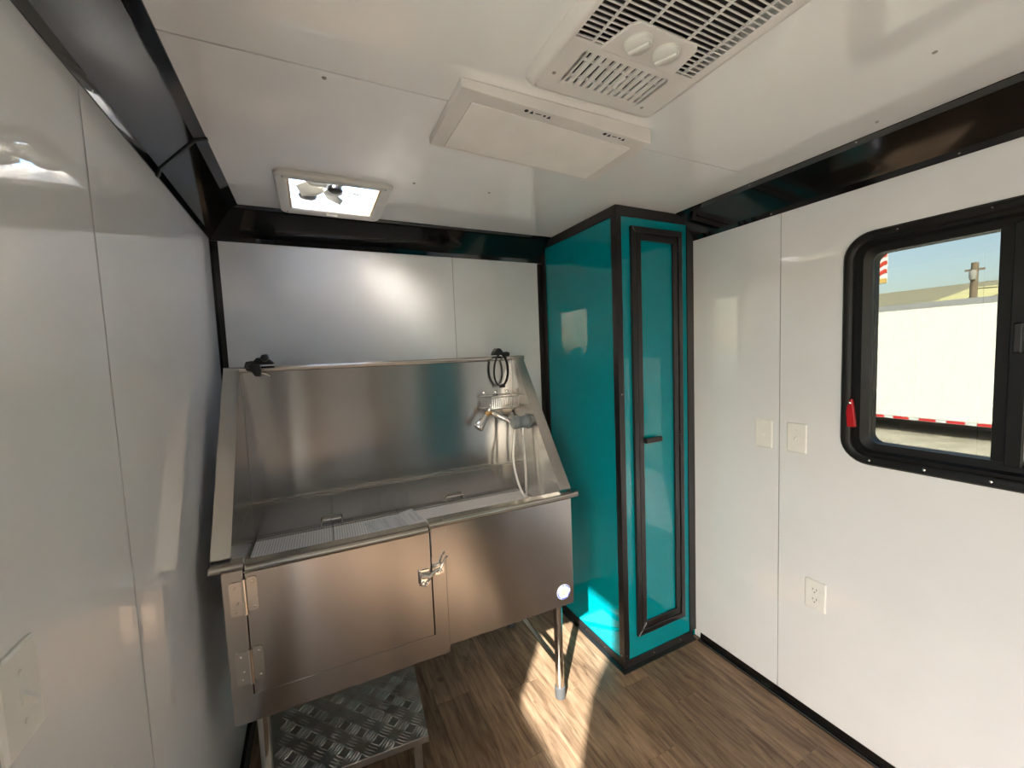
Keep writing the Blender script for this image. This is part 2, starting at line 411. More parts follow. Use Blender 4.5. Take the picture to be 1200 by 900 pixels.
# ceiling with the opening of the roof vent
VC = (-1.583, -.322); VO = .157
VH = (VC[0] - VO, VC[0] + VO, VC[1] - VO, VC[1] + VO)
ce = build(MB().plate(XL - .07, .07, YR - .07, .07, [VH], H + .0034, H + .03, fZ), 'ceiling', 'gapdark'); tag(ce, 'glossy white panelled ceiling', kind='structure')
cs = [YR, SEAM - 2.44, SEAM - 1.22, SEAM, 0.0]
for i in range(4):
    hs = [VH] if i == 3 else []
    build(MB().plate(XL, 0, cs[i] + .0022, cs[i + 1] - .0022, hs, H, H + .003, fZ), 'ceiling_panel', 'ceil', ce)

# cove trims (wall flange, sloped face, ceiling flange)
PROF = [(0.0005, .118), (.004, .119), (.011, .100), (.092, .011), (.119, .0035), (.120, .0005), (.0005, .0005)]
def cove(name, kind, s0, s1, label, mit0=0, mit1=0):
    rings = []
    for s_, mt in ((s0, mit0), (s1, mit1)):
        r = []
        for d, z in PROF:
            q = s_ + mt * d
            if kind == 'L': r.append((XL + d, q, H - z))
            if kind == 'R': r.append((-d, q, H - z))
            if kind == 'B': r.append((q, -d, H - z))
            if kind == 'E': r.append((q, YR + d, H - z))
        rings.append(r)
    return tag(build(MB().loft(rings), name, 'black'), label, kind='structure')
def cove_joint(parent, kind, pos, w=.012):
    rings = []
    for s_ in (pos - w / 2, pos + w / 2):
        r = []
        for d, z in ((.0005, .1215), (.0065, .1215), (.0135, .1015), (.094, .0135), (.1225, .0058), (.1225, .0005), (.0005, .0005)):
            r.append((XL + d, s_, H - z) if kind == 'L' else ((-d, s_, H - z) if kind == 'R' else (s_, -d, H - z)))
        rings.append(r)
    build(MB().loft(rings), 'joint_strip', 'bplast', parent)
def cove_screw(parent, kind, pos, d, z, r=.0035):
    c = (XL + d, pos, H - z) if kind == 'L' else ((-d, pos, H - z) if kind == 'R' else (pos, -d, H - z))
    ax = Vector((1, 0, -.25)) if kind == 'L' else (Vector((-1, 0, -.25)) if kind == 'R' else Vector((0, -1, -.25)))
    build(MB().lathe([(r, -.001), (r, .0008), (r * .5, .0022)], c, ax, 8), 'screw', 'tube', parent, smooth=True)
c1 = cove('trim_1', 'L', YR + .0, 0, 'black cove trim along the top of the left wall', 1, -1)
c2 = cove('trim_2', 'B', XL, -.4835, 'black cove trim along the top of the back wall', 1, 0)
c3 = cove('trim_3', 'R', YR, -.6455, 'black cove trim along the top of the right wall', 1, 0)
c4 = cove('trim_4', 'E', XL, 0, 'black cove trim along the top of the rear wall', 1, -1)
cove_joint(c1, 'L', -.645); cove_joint(c1, 'L', -2.2); cove_joint(c3, 'R', -2.3)
for y in (-1.01, -.63, -.2): cove_screw(c1, 'L', y, .006, .110)
for y in (-1.02, -1.55, -1.9): cove_screw(c3, 'R', y, .006, .110)
for y in (-1.0, -1.35, -1.7): cove_screw(c3, 'R', y, .113, .006)
# slim corner strip in the back left corner, baseboards
cs_ = build(MB().prism([(XL + .0006, -.0006), (XL + .026, -.0006), (XL + .026, -.004), (XL + .004, -.004), (XL + .004, -.026), (XL + .0006, -.026)], lambda a, b, t: (a, b, t), .001, H - .1195), 'trim_5', 'black')
tag(cs_, 'black vertical corner strip in the back left corner', kind='structure')
def base(name, poly, fn, t0, t1, label): return tag(build(MB().prism(poly, fn, t0, t1), name, 'black', bevel=.001), label, kind='structure')
base('baseboard_right', [(-.0006, .0006), (-.026, .0006), (-.026, .004), (-.007, .0075), (-.004, .034), (-.0006, .034)], lambda a, b, t: (a, t, b), YR + .001, -.672, 'black angle baseboard along the right wall')
base('baseboard_left', [(XL + .0006, .0006), (XL + .026, .0006), (XL + .026, .004), (XL + .007, .0075), (XL + .004, .034), (XL + .0006, .034)], lambda a, b, t: (a, t, b), LDOOR[1] + .01, -.027, 'black angle baseboard along the left wall')
base('baseboard_back', [(-.0006, .0006), (-.026, .0006), (-.026, .004), (-.007, .0075), (-.004, .034), (-.0006, .034)], lambda a, b, t: (t, a, b), XL + .028, -.512, 'black angle baseboard along the back wall')

# ------------------------------------------------------------------ right window
wc = ((WIN[0] + WIN[1]) / 2, (WIN[2] + WIN[3]) / 2); ww = WIN[1] - WIN[0]; whh = WIN[3] - WIN[2]
w1 = empty('window_1', (0, wc[0], WIN[2]), 'black framed sliding window in the right wall', None, kind='structure')
r0 = .085
build(MB().ring([(wc[0], wc[1], ww, whh, r0, -.0005), (wc[0], wc[1], ww, whh, r0, -.006), (wc[0], wc[1], ww - .012, whh - .012, r0 - .006, -.013), (wc[0], wc[1], ww - .05, whh - .05, r0 - .025, -.013), (wc[0], wc[1], ww - .062, whh - .062, r0 - .031, -.008), (wc[0], wc[1], ww - .062, whh - .062, r0 - .031, -.0005)], fX), 'trim_ring', 'winframe', w1, smooth=True)
build(MB().ring([(wc[0], wc[1], ww - .0625, whh - .0625, .052, .069), (wc[0], wc[1], ww - .0625, whh - .0625, .052, -.003), (wc[0], wc[1], ww - .085, whh - .085, .045, -.003), (wc[0], wc[1], ww - .10, whh - .10, .042, .012), (wc[0], wc[1], ww - .145, whh - .145, .030, .020), (wc[0], wc[1], ww - .145, whh - .145, .030, .069)], fX), 'inner_frame', 'winframe', w1, smooth=True)
gy0, gy1, gz0, gz1 = wc[0] - (ww - .145) / 2, wc[0] + (ww - .145) / 2, wc[1] - (whh - .145) / 2, wc[1] + (whh - .145) / 2
mu = -1.628
build(MB().box(.022, .050, mu - .034, mu, gz0 - .005, gz1 + .005), 'meeting_stile', 'winframe', w1, bevel=.003)
build(MB().box(-.002, .021, mu - .064, mu - .030, gz0 - .006, gz1 + .006), 'meeting_stile', 'winframe', w1, bevel=.003)
build(MB().box(.036, .040, mu + .0005, gy1 + .004, gz0 - .004, gz1 + .004), 'pane', 'pane', w1)
build(MB().box(.008, .012, gy0 - .004, mu - .0645, gz0 - .004, gz1 + .004), 'pane', 'pane', w1)
lt = build(MB().prism([(-1.303, 1.292), (-1.313, 1.298), (-1.318, 1.27), (-1.326, 1.20), (-1.300, 1.197), (-1.296, 1.25)], fX, -.026, -.0135), 'egress_latch', 'red', w1, bevel=.003, label='red emergency release tab')
build(MB().lathe([(.005, 0), (.005, .003), (.002, .005)], (-.026, -1.308, 1.283), (-1, 0, 0), 8), 'rivet', 'tube', lt, smooth=True)
build(MB().box(-.020, -.0025, mu - .058, mu - .040, 1.45, 1.53), 'sash_latch', 'bplast', w1, bevel=.004)
for y in (-1.36, -1.50, -1.64, -1.80): build(MB().lathe([(.004, 0), (.004, .001), (.002, .002)], (-.0128, y, 1.088), (-1, 0, 0), 8), 'screw', 'tube', w1)
for y in (-1.42, -1.62): build(MB().lathe([(.003, 0), (.003, .001), (.002, .002)], (-.0128, y, 1.846), (-1, 0, 0), 8), 'screw', 'tube', w1)

# window beside the camera in the left wall (slid open) and the open side door
w2 = empty('window_2', (XL, (LWIN[0] + LWIN[1]) / 2, LWIN[2]), 'black framed window in the left wall near the camera', None, kind='structure')
lc = ((LWIN[0] + LWIN[1]) / 2, (LWIN[2] + LWIN[3]) / 2); lw, lhh = LWIN[1] - LWIN[0], LWIN[3] - LWIN[2]
build(MB().ring([(lc[0], lc[1], lw + .06, lhh + .06, .08, XL + .0005), (lc[0], lc[1], lw + .06, lhh + .06, .08, XL + .008), (lc[0], lc[1], lw - .02, lhh - .02, .05, XL + .012), (lc[0], lc[1], lw - .02, lhh - .02, .05, XL + .0005)], fX), 'trim_ring', 'winframe', w2, smooth=True)
build(MB().box(XL - .030, XL - .026, LWIN[0] + .001, LWIN[1] - .001, LWIN[2] + .001, LWIN[3] - .001), 'pane', 'pane_l', w2)
d1 = empty('door_1', (XL, (LDOOR[0] + LDOOR[1]) / 2, 0), 'black framed open side doorway in the left wall', None, kind='structure')
build(MB().plate(LDOOR[0] - .04, LDOOR[1] + .04, .005, LDOOR[3] + .04, [(LDOOR[0] + .002, LDOOR[1] - .002, .0, LDOOR[3] - .002)], XL + .0006, XL + .010, fX), 'door_frame', 'black', d1)

# ------------------------------------------------------------------ teal corner cabinet
CX, CY = -.481, -.643
cab = empty('corner_cabinet', (CX / 2, CY / 2, 0), 'tall teal cabinet with black edge trims in the back right corner', 'cabinet')
build(MB().box(CX + .006, CX + .018, CY + .006, -.0025, .002, H - .002), 'side_panel', 'teal', cab)
JX0, JX1, JZ0, JZ1 = -.402, -.088, .138, 2.045
build(MB().plate(CX + .0185, -.003, .002, H - .002, [(JX0 + .012, JX1 - .012, JZ0 + .012, JZ1 - .012)], CY + .006, CY + .018, fY), 'front_panel', 'teal', cab)
T = .004
def strip(poly, fn, t0, t1, n='edge_trim'): return build(MB().prism(poly, fn, t0, t1), n, 'blackm', cab, bevel=.0012)
zt = H - .0015
strip([(CX, CY), (CX + .031, CY), (CX + .031, CY + .0055), (CX + .0055, CY + .0055), (CX + .0055, CY + .034), (CX, CY + .034)], lambda a, b, t: (a, b, t), .036, H - .047)
strip([(CX, -.0015), (CX, -.045), (CX + .0055, -.045), (CX + .0055, -.0015)], lambda a, b, t: (a, b, t), .002, H - .002)
strip([(CX - .028, -.0010), (CX - .0006, -.0010), (CX - .0006, -.006), (CX - .028, -.006)], lambda a, b, t: (a, b, t), .002, H - .122, 'wall_trim')
strip([(-.046, CY), (-.0012, CY), (-.0012, CY + .0055), (-.046, CY + .0055)], lambda a, b, t: (a, b, t), .036, H - .047)
# top band and bottom angle, mitred round the corner
strip([(0, H - .046), (0, zt), (.0055, zt), (.0055, H - .046)], lambda a, b, t: (CX + a, t, b), CY, -.0455)
strip([(0, H - .046), (0, zt), (.0055, zt), (.0055, H - .046)], lambda a, b, t: (t, CY + a, b), CX + .0058, -.0012)
BP = [(-.024, .0008), (-.024, .004), (-.005, .007), (-.0002, .035), (.0055, .035), (.0055, .0008)]
build(MB().loft([[(CX + a, CY + a, b) for a, b in BP], [(CX + a, -.0456, b) for a, b in BP]]), 'base_trim', 'blackm', cab)
build(MB().loft([[(CX + a, CY + a, b) for a, b in BP], [(-.0272, CY + a, b) for a, b in BP]]), 'base_trim', 'blackm', cab)
for (x, y, z, ax) in [(CX, CY + .02, .06, (-1, 0, 0)), (CX + .016, CY, .06, (0, -1, 0)), (CX, CY + .02, .75, (-1, 0, 0)), (CX + .016, CY, 1.3, (0, -1, 0)), (CX - .0035, -.35, .02, (-1, 0, .3)), (CX - .0035, -.5, .02, (-1, 0, .3)), (-.30, CY - .0035, .02, (0, -1, .3)), (-.12, CY - .0035, .02, (0, -1, .3))]:
    build(MB().lathe([(.004, -.001), (.004, .001), (.002, .0025)], (x, y, z), ax, 8), 'screw', 'tube', cab, smooth=True)
# jamb (outer frame) and door with its own frame
FR = lambda x0, x1, z0, z1, w, y0, y1: MB().plate(x0, x1, z0, z1, [(x0 + w, x1 - w, z0 + w, z1 - w)], y0, y1, fY)
build(FR(JX0, JX1, JZ0, JZ1, .026, CY - .010, CY + .0055), 'jamb', 'blackm', cab, bevel=.0025)
dr = build(MB().box(JX0 + .050, JX1 - .050, CY + .004, CY + .012, JZ0 + .050, JZ1 - .050), 'door', 'teal', cab)
build(FR(JX0 + .029, JX1 - .029, JZ0 + .029, JZ1 - .029, .030, CY - .007, CY + .0035), 'door_frame', 'blackm', dr, bevel=.0025)
build(MB().box(-.346, -.245, CY - .026, CY - .0075, 1.063, 1.088), 'handle', 'bplast', dr, bevel=.005)
for z in (JZ0 + .06, 1.05, JZ1 - .06):
    build(MB().tube([(JX1 - .0275, CY - .011, z - .03), (JX1 - .0275, CY - .011, z + .03)], .004, 10), 'hinge', 'blackm', dr, smooth=True)
for (xa, za, xb, zb) in ((JX0 + .002, JZ0 + .002, JX0 + .026, JZ0 + .026), (JX0 + .030, JZ0 + .030, JX0 + .052, JZ0 + .056), (JX0 + .006, JZ1 - .006, JX0 + .024, JZ1 - .026)):
    build(MB().tube([(xa, CY - .0102, za), (xb, CY - .0102, zb)], .0016, 6), 'mitre_edge', 'chrome', cab)

# ------------------------------------------------------------------ grooming tub (local frame: u right, v back, z up)
TU = empty('grooming_tub', (-1.9758, -.6824, 0), 'stainless steel dog grooming tub with hinged front door on tubular legs', 'tub', rot=(0, 0, -.0232))
D = .448; W = 1.176; ZBL, ZBR, ZR, ZT = .447, .470, .928, 1.486; US = .649
UL, UR = .022, 1.142
def tb(mb, name, mat='steel', parent=None, **kw): return build(mb, name, mat, parent or TU, local=True, **kw)
tb(MB().box(US, W, 0, .004, ZBR, ZR - .008), 'front_panel', bevel=.001)
tb(MB().box(W - .004, W, .0045, .438, ZBR, ZR - .04), 'end_panel')
tb(MB().box(0, .004, .0045, .438, ZBL, ZR - .04), 'end_panel')
tb(MB().box(.006, W - .006, .006, .628, .472, .478), 'bottom_pan', 'steel_h')
tb(MB().box(.006, W - .006, .390, .394, .480, .84), 'rear_panel')
DU0, DU1, DZ0, DZ1 = .058, .594, .534, ZR - .012
tb(MB().plate(0, US - .0008, ZBL, ZR - .010, [(DU0 - .005, DU1 + .005, DZ0 - .005, ZR)], -.004, 0, fY), 'door_surround', bevel=.0008)
tb(MB().box(DU1 + .006, US + .004, -.0095, -.0045, .812, ZR - .012), 'latch_plate', bevel=.001)
# rolled front rim: left stub, right run
def rim(u0, u1, name='front_rim', r=.0115, v=-.008, z=ZR - .002):
    prof = [(v + r * math.cos(a), z + r * .95 * math.sin(a)) for a in [math.radians(x) for x in range(-150, 91, 20)]]
    prof += [(.030, z + r * .95 - .001), (.034, z + r * .95 - .012), (.034, z - .013), (v - .002, z - .0125)]
    return tb(MB().prism(prof, lambda a, b, t: (t, a, b), u0, u1), name, 'steel_lt', smooth=True)
rim(-.030, DU0 - .004); rim(DU1 + .004, W + .038)
# door with folded-over top, hinges and latch
dm = MB().box(DU0, DU1, -.012, -.0042, DZ0, DZ1 - .006)
door = tb(dm, 'door', bevel=.002)
r = .0125; prof = [(-.012 + .0 + r * math.cos(a) , DZ1 + r * math.sin(a)) for a in [math.radians(x) for x in range(-170, 91, 20)]]
prof += [(.028, DZ1 + r - .001), (.030, DZ1 + r - .012), (.030, DZ1 - .004), (-.008, DZ1 - .012)]
tb(MB().prism(prof, lambda a, b, t: (t, a, b), DU0, DU1), 'door_top_roll', 'steel_lt', door, smooth=True)
for z0, z1 in ((.782, .888), (.572, .677)):
    hg = tb(MB().tube([(DU0 - .003, -.014, z0 + .0), (DU0 - .003, -.014, z1)], .006, 12), 'hinge', 'tube', door, smooth=True)
    tb(MB().prism(rrect(DU0 + .016, (z0 + z1) / 2 + .006, .026, z1 - z0 - .006, .008, 4), lambda a, b, t: (a, t, b), -.0155, -.0125), 'hinge_leaf', 'steel_lt', hg)
    tb(MB().prism(rrect(DU0 - .024, (z0 + z1) / 2 - .006, .036, z1 - z0 - .006, .008, 4), lambda a, b, t: (a, t, b), -.0075, -.0045), 'hinge_leaf', 'steel_lt', hg)
    for (u, z, v) in ((DU0 + .018, z1 - .012, -.0155), (DU0 + .018, z0 + .020, -.0155), (DU0 - .030, z1 - .024, -.0075), (DU0 - .024, z0 + .035, -.0075), (DU0 - .030, z0 + .012, -.0075)):
        tb(MB().lathe([(.0045, 0), (.0045, .001), (.003, .0022)], (u, v, z), (0, -1, 0), 10), 'screw', 'tube', hg, smooth=True)
# toggle latch
lz = .752
la = tb(MB().prism(rrect(DU1 - .024, lz, .036, .052, .006, 4), lambda a, b, t: (a, t, b), -.0165, -.0125), 'latch', 'chrome', door)
tb(MB().prism(rrect(DU1 + .030, lz + .012, .030, .036, .006, 4), lambda a, b, t: (a, t, b), -.0085, -.0045), 'strike_plate', 'chrome', la)
tb(MB().tube([(DU1 - .035, -.024, lz + .01), (DU1 - .01, -.028, lz + .004), (DU1 + .015, -.022, lz + .018), (DU1 + .034, -.020, lz + .022), (DU1 + .052, -.026, lz + .060), (DU1 + .056, -.028, lz + .058)], [.007, .008, .006, .005, .004, .003], 10), 'latch_lever', 'chrome', la, smooth=True)
tb(MB().tube([(DU1 - .04, -.020, lz + .024), (DU1 - .04, -.022, lz - .022), (DU1 - .022, -.024, lz - .026), (DU1 - .006, -.022, lz - .012)], .004, 8), 'latch_bail', 'chrome', la, smooth=True)
for (u, z, v) in ((DU1 - .028, lz, -.0165), (DU1 + .026, lz + .004, -.0085), (DU1 + .036, lz + .002, -.0085), (DU1 - .030, lz - .018, -.0165)):
    tb(MB().lathe([(.006, 0), (.006, .003), (.003, .006)], (u, v, z), (0, -1, 0), 10), 'rivet', 'chrome', la, smooth=True)
# side panels: sloped trapezoids with a turned-out flange
SV0, SV1 = .012, D - .028
for (u, sg) in ((UL, -1), (UR, 1)):
    poly = [(.036, .80), (.036, ZR + .012), (SV0 + .012, ZR + .014), (SV1, ZT - .004), (D - .002, ZT - .004), (D - .002, .80)]
    sp = tb(MB().prism(poly, lambda a, b, t: (t, a, b), u, u + sg * .004), 'side_panel')
    d = Vector((0, SV1 - SV0 - .012, ZT - ZR - .018)).normalized(); nrm = Vector((0, -d.z, d.y))
    a = Vector((0, SV0 + .012, ZR + .014)); b = Vector((0, SV1, ZT - .004)); fw = .050
    q = []
    for P_ in (a, b):
        q.append([tuple(P_ + Vector((u, 0, 0)) + nrm * .0012), tuple(P_ + Vector((u + sg * fw, 0, 0)) + nrm * .0012), tuple(P_ + Vector((u + sg * fw, 0, 0)) + nrm * .0012 - nrm * .016), tuple(P_ + Vector((u + sg * (fw - .003), 0, 0)) - nrm * .0148), tuple(P_ + Vector((u + sg * (fw - .003), 0, 0)) - nrm * .0018), tuple(P_ + Vector((u, 0, 0)) - nrm * .0018)])
    tb(MB().loft(q), 'flange', 'steel_lt', sp)
    # fold line running forward from the basin crease
    tb(MB().box(u - sg * .0002, u - sg * .0012, .04, D - .035, .968, .9695), 'fold_line', 'steel_lt', sp)
tb(MB().box(UL + .0005, UR - .0005, D - .004, D, .968, ZT - .010), 'back_panel', bevel=.0005)
tb(MB().box(UL + .0005, UR - .0005, D - .030, D - .0045, .962, .9668), 'basin_ledge', 'steel_lt')
tb(MB().box(UL + .0005, UR - .0005, D - .032, D - .028, .822, .9615), 'basin_back')
BF = .836
tb(MB().box(UL + .0005, UR - .0005, .036, D - .033, BF - .012, BF - .006), 'basin_floor', 'steel_h')
tb(MB().box(UL + .0005, UR - .0005, .030, .035, .50, ZR - .014), 'inner_front')
back_prof = [(D - .006 + .013 * math.cos(a), ZT - .004 + .011 * math.sin(a)) for a in [math.radians(x) for x in range(0, 360, 30)]]
tb(MB().prism(back_prof, lambda a, b, t: (t, a, b), -.030, W + .030), 'back_rim', 'steel_lt', smooth=True)
# grille panels with bail handles
gr = [(UL + .008, .2945), (.2975, .5535), (.5565, UR - .006)]
for i, (u0, u1) in enumerate(gr):
    g = tb(MB().cbox(u0, u1, .040, D - .036, BF - .005, BF, .0015), 'grille_panel', 'perf')
    uh = (.256, .332) if i == 0 else ((.768, .850) if i == 2 else None)
    if uh:
        vv = D - .052
        tb(MB().tube([(uh[0], vv, BF - .001), (uh[0], vv, BF + .026), (uh[0] + .004, vv, BF + .031), (uh[1] - .004, vv, BF + .031), (uh[1], vv, BF + .026), (uh[1], vv, BF - .001)], .0035, 8), 'handle', 'tube', g, smooth=True)
# legs, feet, bracing
for (u, v) in ((.058, .085), (W - .030, .085), (.058, .605), (W - .030, .605)):
    lg = tb(MB().lathe([(.0185, .055), (.0185, .4715)], (u, v, 0), n=18), 'leg', 'tube', smooth=True)
    tb(MB().lathe([(.018, .0005), (.0225, .004), (.0235, .030), (.0225, .052), (.019, .0545)], (u, v, 0), n=18), 'foot', 'rubber', lg, smooth=True)
for u in (.058, W - .030):
    tb(MB().tube([(u, .1035, .15), (u, .5865, .15)], .012, 12), 'brace', 'tube', smooth=True)
tb(MB().tube([(W - .012, .12, .468), (W - .012, .12, .445), (W - .012, .12, .440)], [.010, .010, .006], 10), 'drain_stub', 'tube', smooth=True)
tb(MB().tube([(.575, .05, .47), (.575, .05, .438)], .007, 8), 'stud', 'tube', smooth=True)
# round maker's sticker
sc = (1.128, .529)
st = tb(MB().lathe([(.031, .0002), (.031, .0012)], (sc[0], 0, sc[1]), (0, -1, 0), 32), 'sticker', 'sticker', label='round white and blue sticker')
for k, (a0, a1) in enumerate(((20, 75), (85, 110), (170, 235), (245, 300), (310, 350))):
    p = [(sc[0] + rr * math.cos(math.radians(a)), sc[1] + rr * math.sin(math.radians(a))) for rr, seq in ((.0295, range(a0, a1 + 1, 5)), (.0245, range(a1, a0 - 1, -5))) for a in seq]
    tb(MB().prism(p, lambda a, b, t: (a, t, b), -.0024, -.0014), 'ring_print', 'blue', st)
tb(MB().lathe([(.015, .0014), (.015, .0024)], (sc[0], 0, sc[1]), (0, -1, 0), 24), 'centre_print', 'yellow', st)
# coordinates helper for things standing on the tub
def tw(u, v, z):
    c, s_ = math.cos(-.0232), math.sin(-.0232); return Vector((-1.9758 + u * c - v * s_, -.6824 + u * s_ + v * c, z))
def tempty(name, u, v, z, label, cat, **kw): return empty(name, tw(u, v, z), label, cat, rot=(0, 0, -.0232), **kw)
def tp(mb, name, mat, parent, **kw): return build(mb, name, mat, parent, local=True, **kw)

# instruction sheet on the grille
n = 12; sh = MB(); rows = []
for i in range(n + 1):
    s_ = i / n; rows.append([(-.10 + .20 * s_, b, .0012 + .010 * s_ * s_ + .004 * math.sin(s_ * 5) ** 2) for b in (-.07, .07)])
top = [[(x, y, z + .0008) for x, y, z in r] for r in rows]
for i in range(n):
    for R_ in (rows, top):
        k = len(sh.v); sh.v += [R_[i][0], R_[i][1], R_[i + 1][1], R_[i + 1][0]]; sh.f.append((k, k + 1, k + 2, k + 3))
shp = build(sh, 'instruction_sheet', 'paper', smooth=True); shp.location = tw(.52, .30, BF + .001); shp.rotation_euler = (0, 0, .12)
tag(shp, 'loose printed white sheet lying on the tub grille', 'paper')

# shower mixer on the right side panel
MX = tempty('shower_mixer', UR, .29, 1.19, 'chrome shower mixer on the right side of the tub', 'faucet')
tp(MB().lathe([(.034, .001), (.034, .006), (.028, .010), (.026, .045), (.030, .050), (.030, .072), (.024, .080)], (0, 0, 0), (-1, 0, 0), 24), 'body', 'gplast', MX, smooth=True)
tp(MB().tube([(-.030, 0, .0), (-.030, -.0, -.045), (-.030, 0, -.060)], [.011, .011, .009], 12), 'hose_outlet', 'chrome', MX, smooth=True)
tp(MB().tube([(-.060, 0, .018), (-.075, -.01, .050), (-.080, -.012, .058)], [.006, .006, .008], 10), 'lever', 'chrome', MX, smooth=True)
# spray head with holder
SP = tempty('shower_sprayer', UR - .06, .35, 1.16, 'chrome handheld shower sprayer resting in its holder', 'shower head')
a = Vector((.004, -.02, .026)); b = Vector((-.088, .018, .076))
tp(MB().tube([a, a.lerp(b, .3), a.lerp(b, .75), b], [.010, .014, .015, .012], 14), 'grip', 'chrome', SP, smooth=True)
tp(MB().tube([b, b + Vector((-.020, .0, -.004)), b + Vector((-.030, 0, -.018))], [.013, .014, .012], 14), 'neck', 'brass', SP, smooth=True)
hd = b + Vector((-.030, 0, -.016))
tp(MB().tube([hd + Vector((.004, 0, .004)), hd + Vector((-.018, -.004, -.022)), hd + Vector((-.040, -.010, -.044)), hd + Vector((-.044, -.011, -.048))], [.012, .017, .024, .021], 16), 'spray_head', 'chrome', SP, smooth=True)
tp(MB().tube([b + Vector((-.012, 0, .006)), b + Vector((-.002, 0, .032)), b + Vector((.002, 0, .036))], [.008, .009, .007], 10), 'trigger', 'chrome', SP, smooth=True)
tp(MB().tube([(.010, -.022, .022), (.034, -.008, .024), (.0595, .0, .030)], .008, 10), 'holder', 'chrome', SP, smooth=True)
# hose hanging in a loop
def bez(P, n=8):
    out = []
    P = [Vector(p) for p in P]
    for i in range(len(P) - 1):
        p0 = P[max(i - 1, 0)]; p1 = P[i]; p2 = P[i + 1]; p3 = P[min(i + 2, len(P) - 1)]
        for k in range(n):
            t = k / n
            out.append(.5 * ((2 * p1) + (-p0 + p2) * t + (2 * p0 - 5 * p1 + 4 * p2 - p3) * t * t + (-p0 + 3 * p1 - 3 * p2 + p3) * t ** 3))
    out.append(P[-1]); return out
hp = [tw(1.090, .33, 1.172), tw(1.086, .335, 1.10), tw(1.072, .315, 1.0), tw(1.080, .28, .90), tw(1.098, .255, .853), tw(1.108, .265, .90), tw(1.113, .28, 1.02), tw(1.112, .29, 1.126)]
tag(build(MB().tube(bez(hp), .0055, 8), 'shower_hose', 'hose', smooth=True), 'thin chrome shower hose hanging in a loop at the tub corner', 'hose')
# wire soap basket
BK = tempty('wire_basket', 1.02, D - .0735, 1.252, 'chrome wire soap basket in the upper right tub corner', 'basket')
bu0, bu1, bv0, bv1 = -.06, .108, -.03, .062
for z in (.0, .055):
    tp(MB().tube([(bu0, bv1, z), (bu0 + .03, bv0, z), (bu1, bv0, z), (bu1, bv1, z)], .003 if z else .002, 6, closed=True), 'rim_wire', 'chrome', BK, smooth=True)
proto = None
for k in range(15):
    u = bu0 + .032 + k * (bu1 - bu0 - .036) / 14
    w_ = tp(MB().tube([(u, bv0, .055), (u, bv0, .0), (u, bv1, .0)], .0013, 5), 'wire', 'chrome', BK) if not k else inst(proto, (u - (bu0 + .032), 0, 0))
    proto = proto or w_
for u in (-.03, .03, .09): tp(MB().lathe([(.008, 0), (.008, .004), (.004, .007)], (u, bv1 + .004, .07), (0, -1, 0), 10), 'hook', 'chrome', BK, smooth=True)

# black clamps on the back rim
CL = tempty('grooming_clamp', .085, D - .006, ZT + .004, 'black plastic clamp on the left end of the tub back rim', 'clamp')
tp(MB().prism([(-.046, .004), (-.040, .022), (-.018, .026), (-.012, .012), (.004, .010), (.008, -.014), (.004, -.036), (-.014, -.034), (-.024, -.016), (-.040, -.012)], fY, -.034, -.0145), 'jaw', 'bplast', CL, bevel=.003)
tp(MB().prism([(-.016, .0085), (-.018, .022), (-.004, .036), (.006, .034), (.012, .046), (.030, .048), (.034, .030), (.050, .014), (.048, .0085)], fY, -.032, .016), 'body', 'bplast', CL, bevel=.003)
tp(MB().lathe([(.009, 0), (.012, .004), (.012, .012), (.006, .015)], (.021, -.030, .030), (.2, -1, .3), 12), 'knob', 'bplast', CL, smooth=True)
tp(MB().lathe([(.008, 0), (.010, .004), (.010, .012), (.005, .015)], (-.030, -.032, .006), (-.3, -1, .2), 12), 'thumb_screw', 'bplast', CL, smooth=True)
tp(MB().tube([(.004, -.022, -.022), (.022, -.024, -.028), (.034, -.024, -.036)], [.005, .004, .003], 8), 'screw_pin', 'tube', CL, smooth=True)
CR = tempty('loop_clamp', 1.066, D - .006, ZT + .004, 'black clamp with hanging strap loop at the right end of the back rim', 'clamp')
tp(MB().prism([(-.028, .0085), (-.022, .026), (-.008, .042), (.008, .040), (.020, .024), (.026, .0085)], fY, -.030, .016), 'body', 'bplast', CR, bevel=.004)
tp(MB().tube([(.018, -.020, .012), (.040, -.022, .012), (.052, -.022, .010)], [.010, .012, .010], 10), 'knob', 'bplast', CR, smooth=True)
lp = []
for k in range(24):
    th = 2 * math.pi * k / 24
    lp.append((.002 + .036 * math.sin(th) * (1 - .10 * math.cos(th)), -.034 - .006 * math.cos(th), -.062 + .076 * math.cos(th)))
tp(MB().tube(lp, .0105, 8, closed=True, flat=.40), 'strap_loop', 'strap', CR, smooth=True)
tp(MB().box(-.014, .016, -.048, -.034, -.146, -.130), 'buckle', 'bplast', CR, bevel=.003)

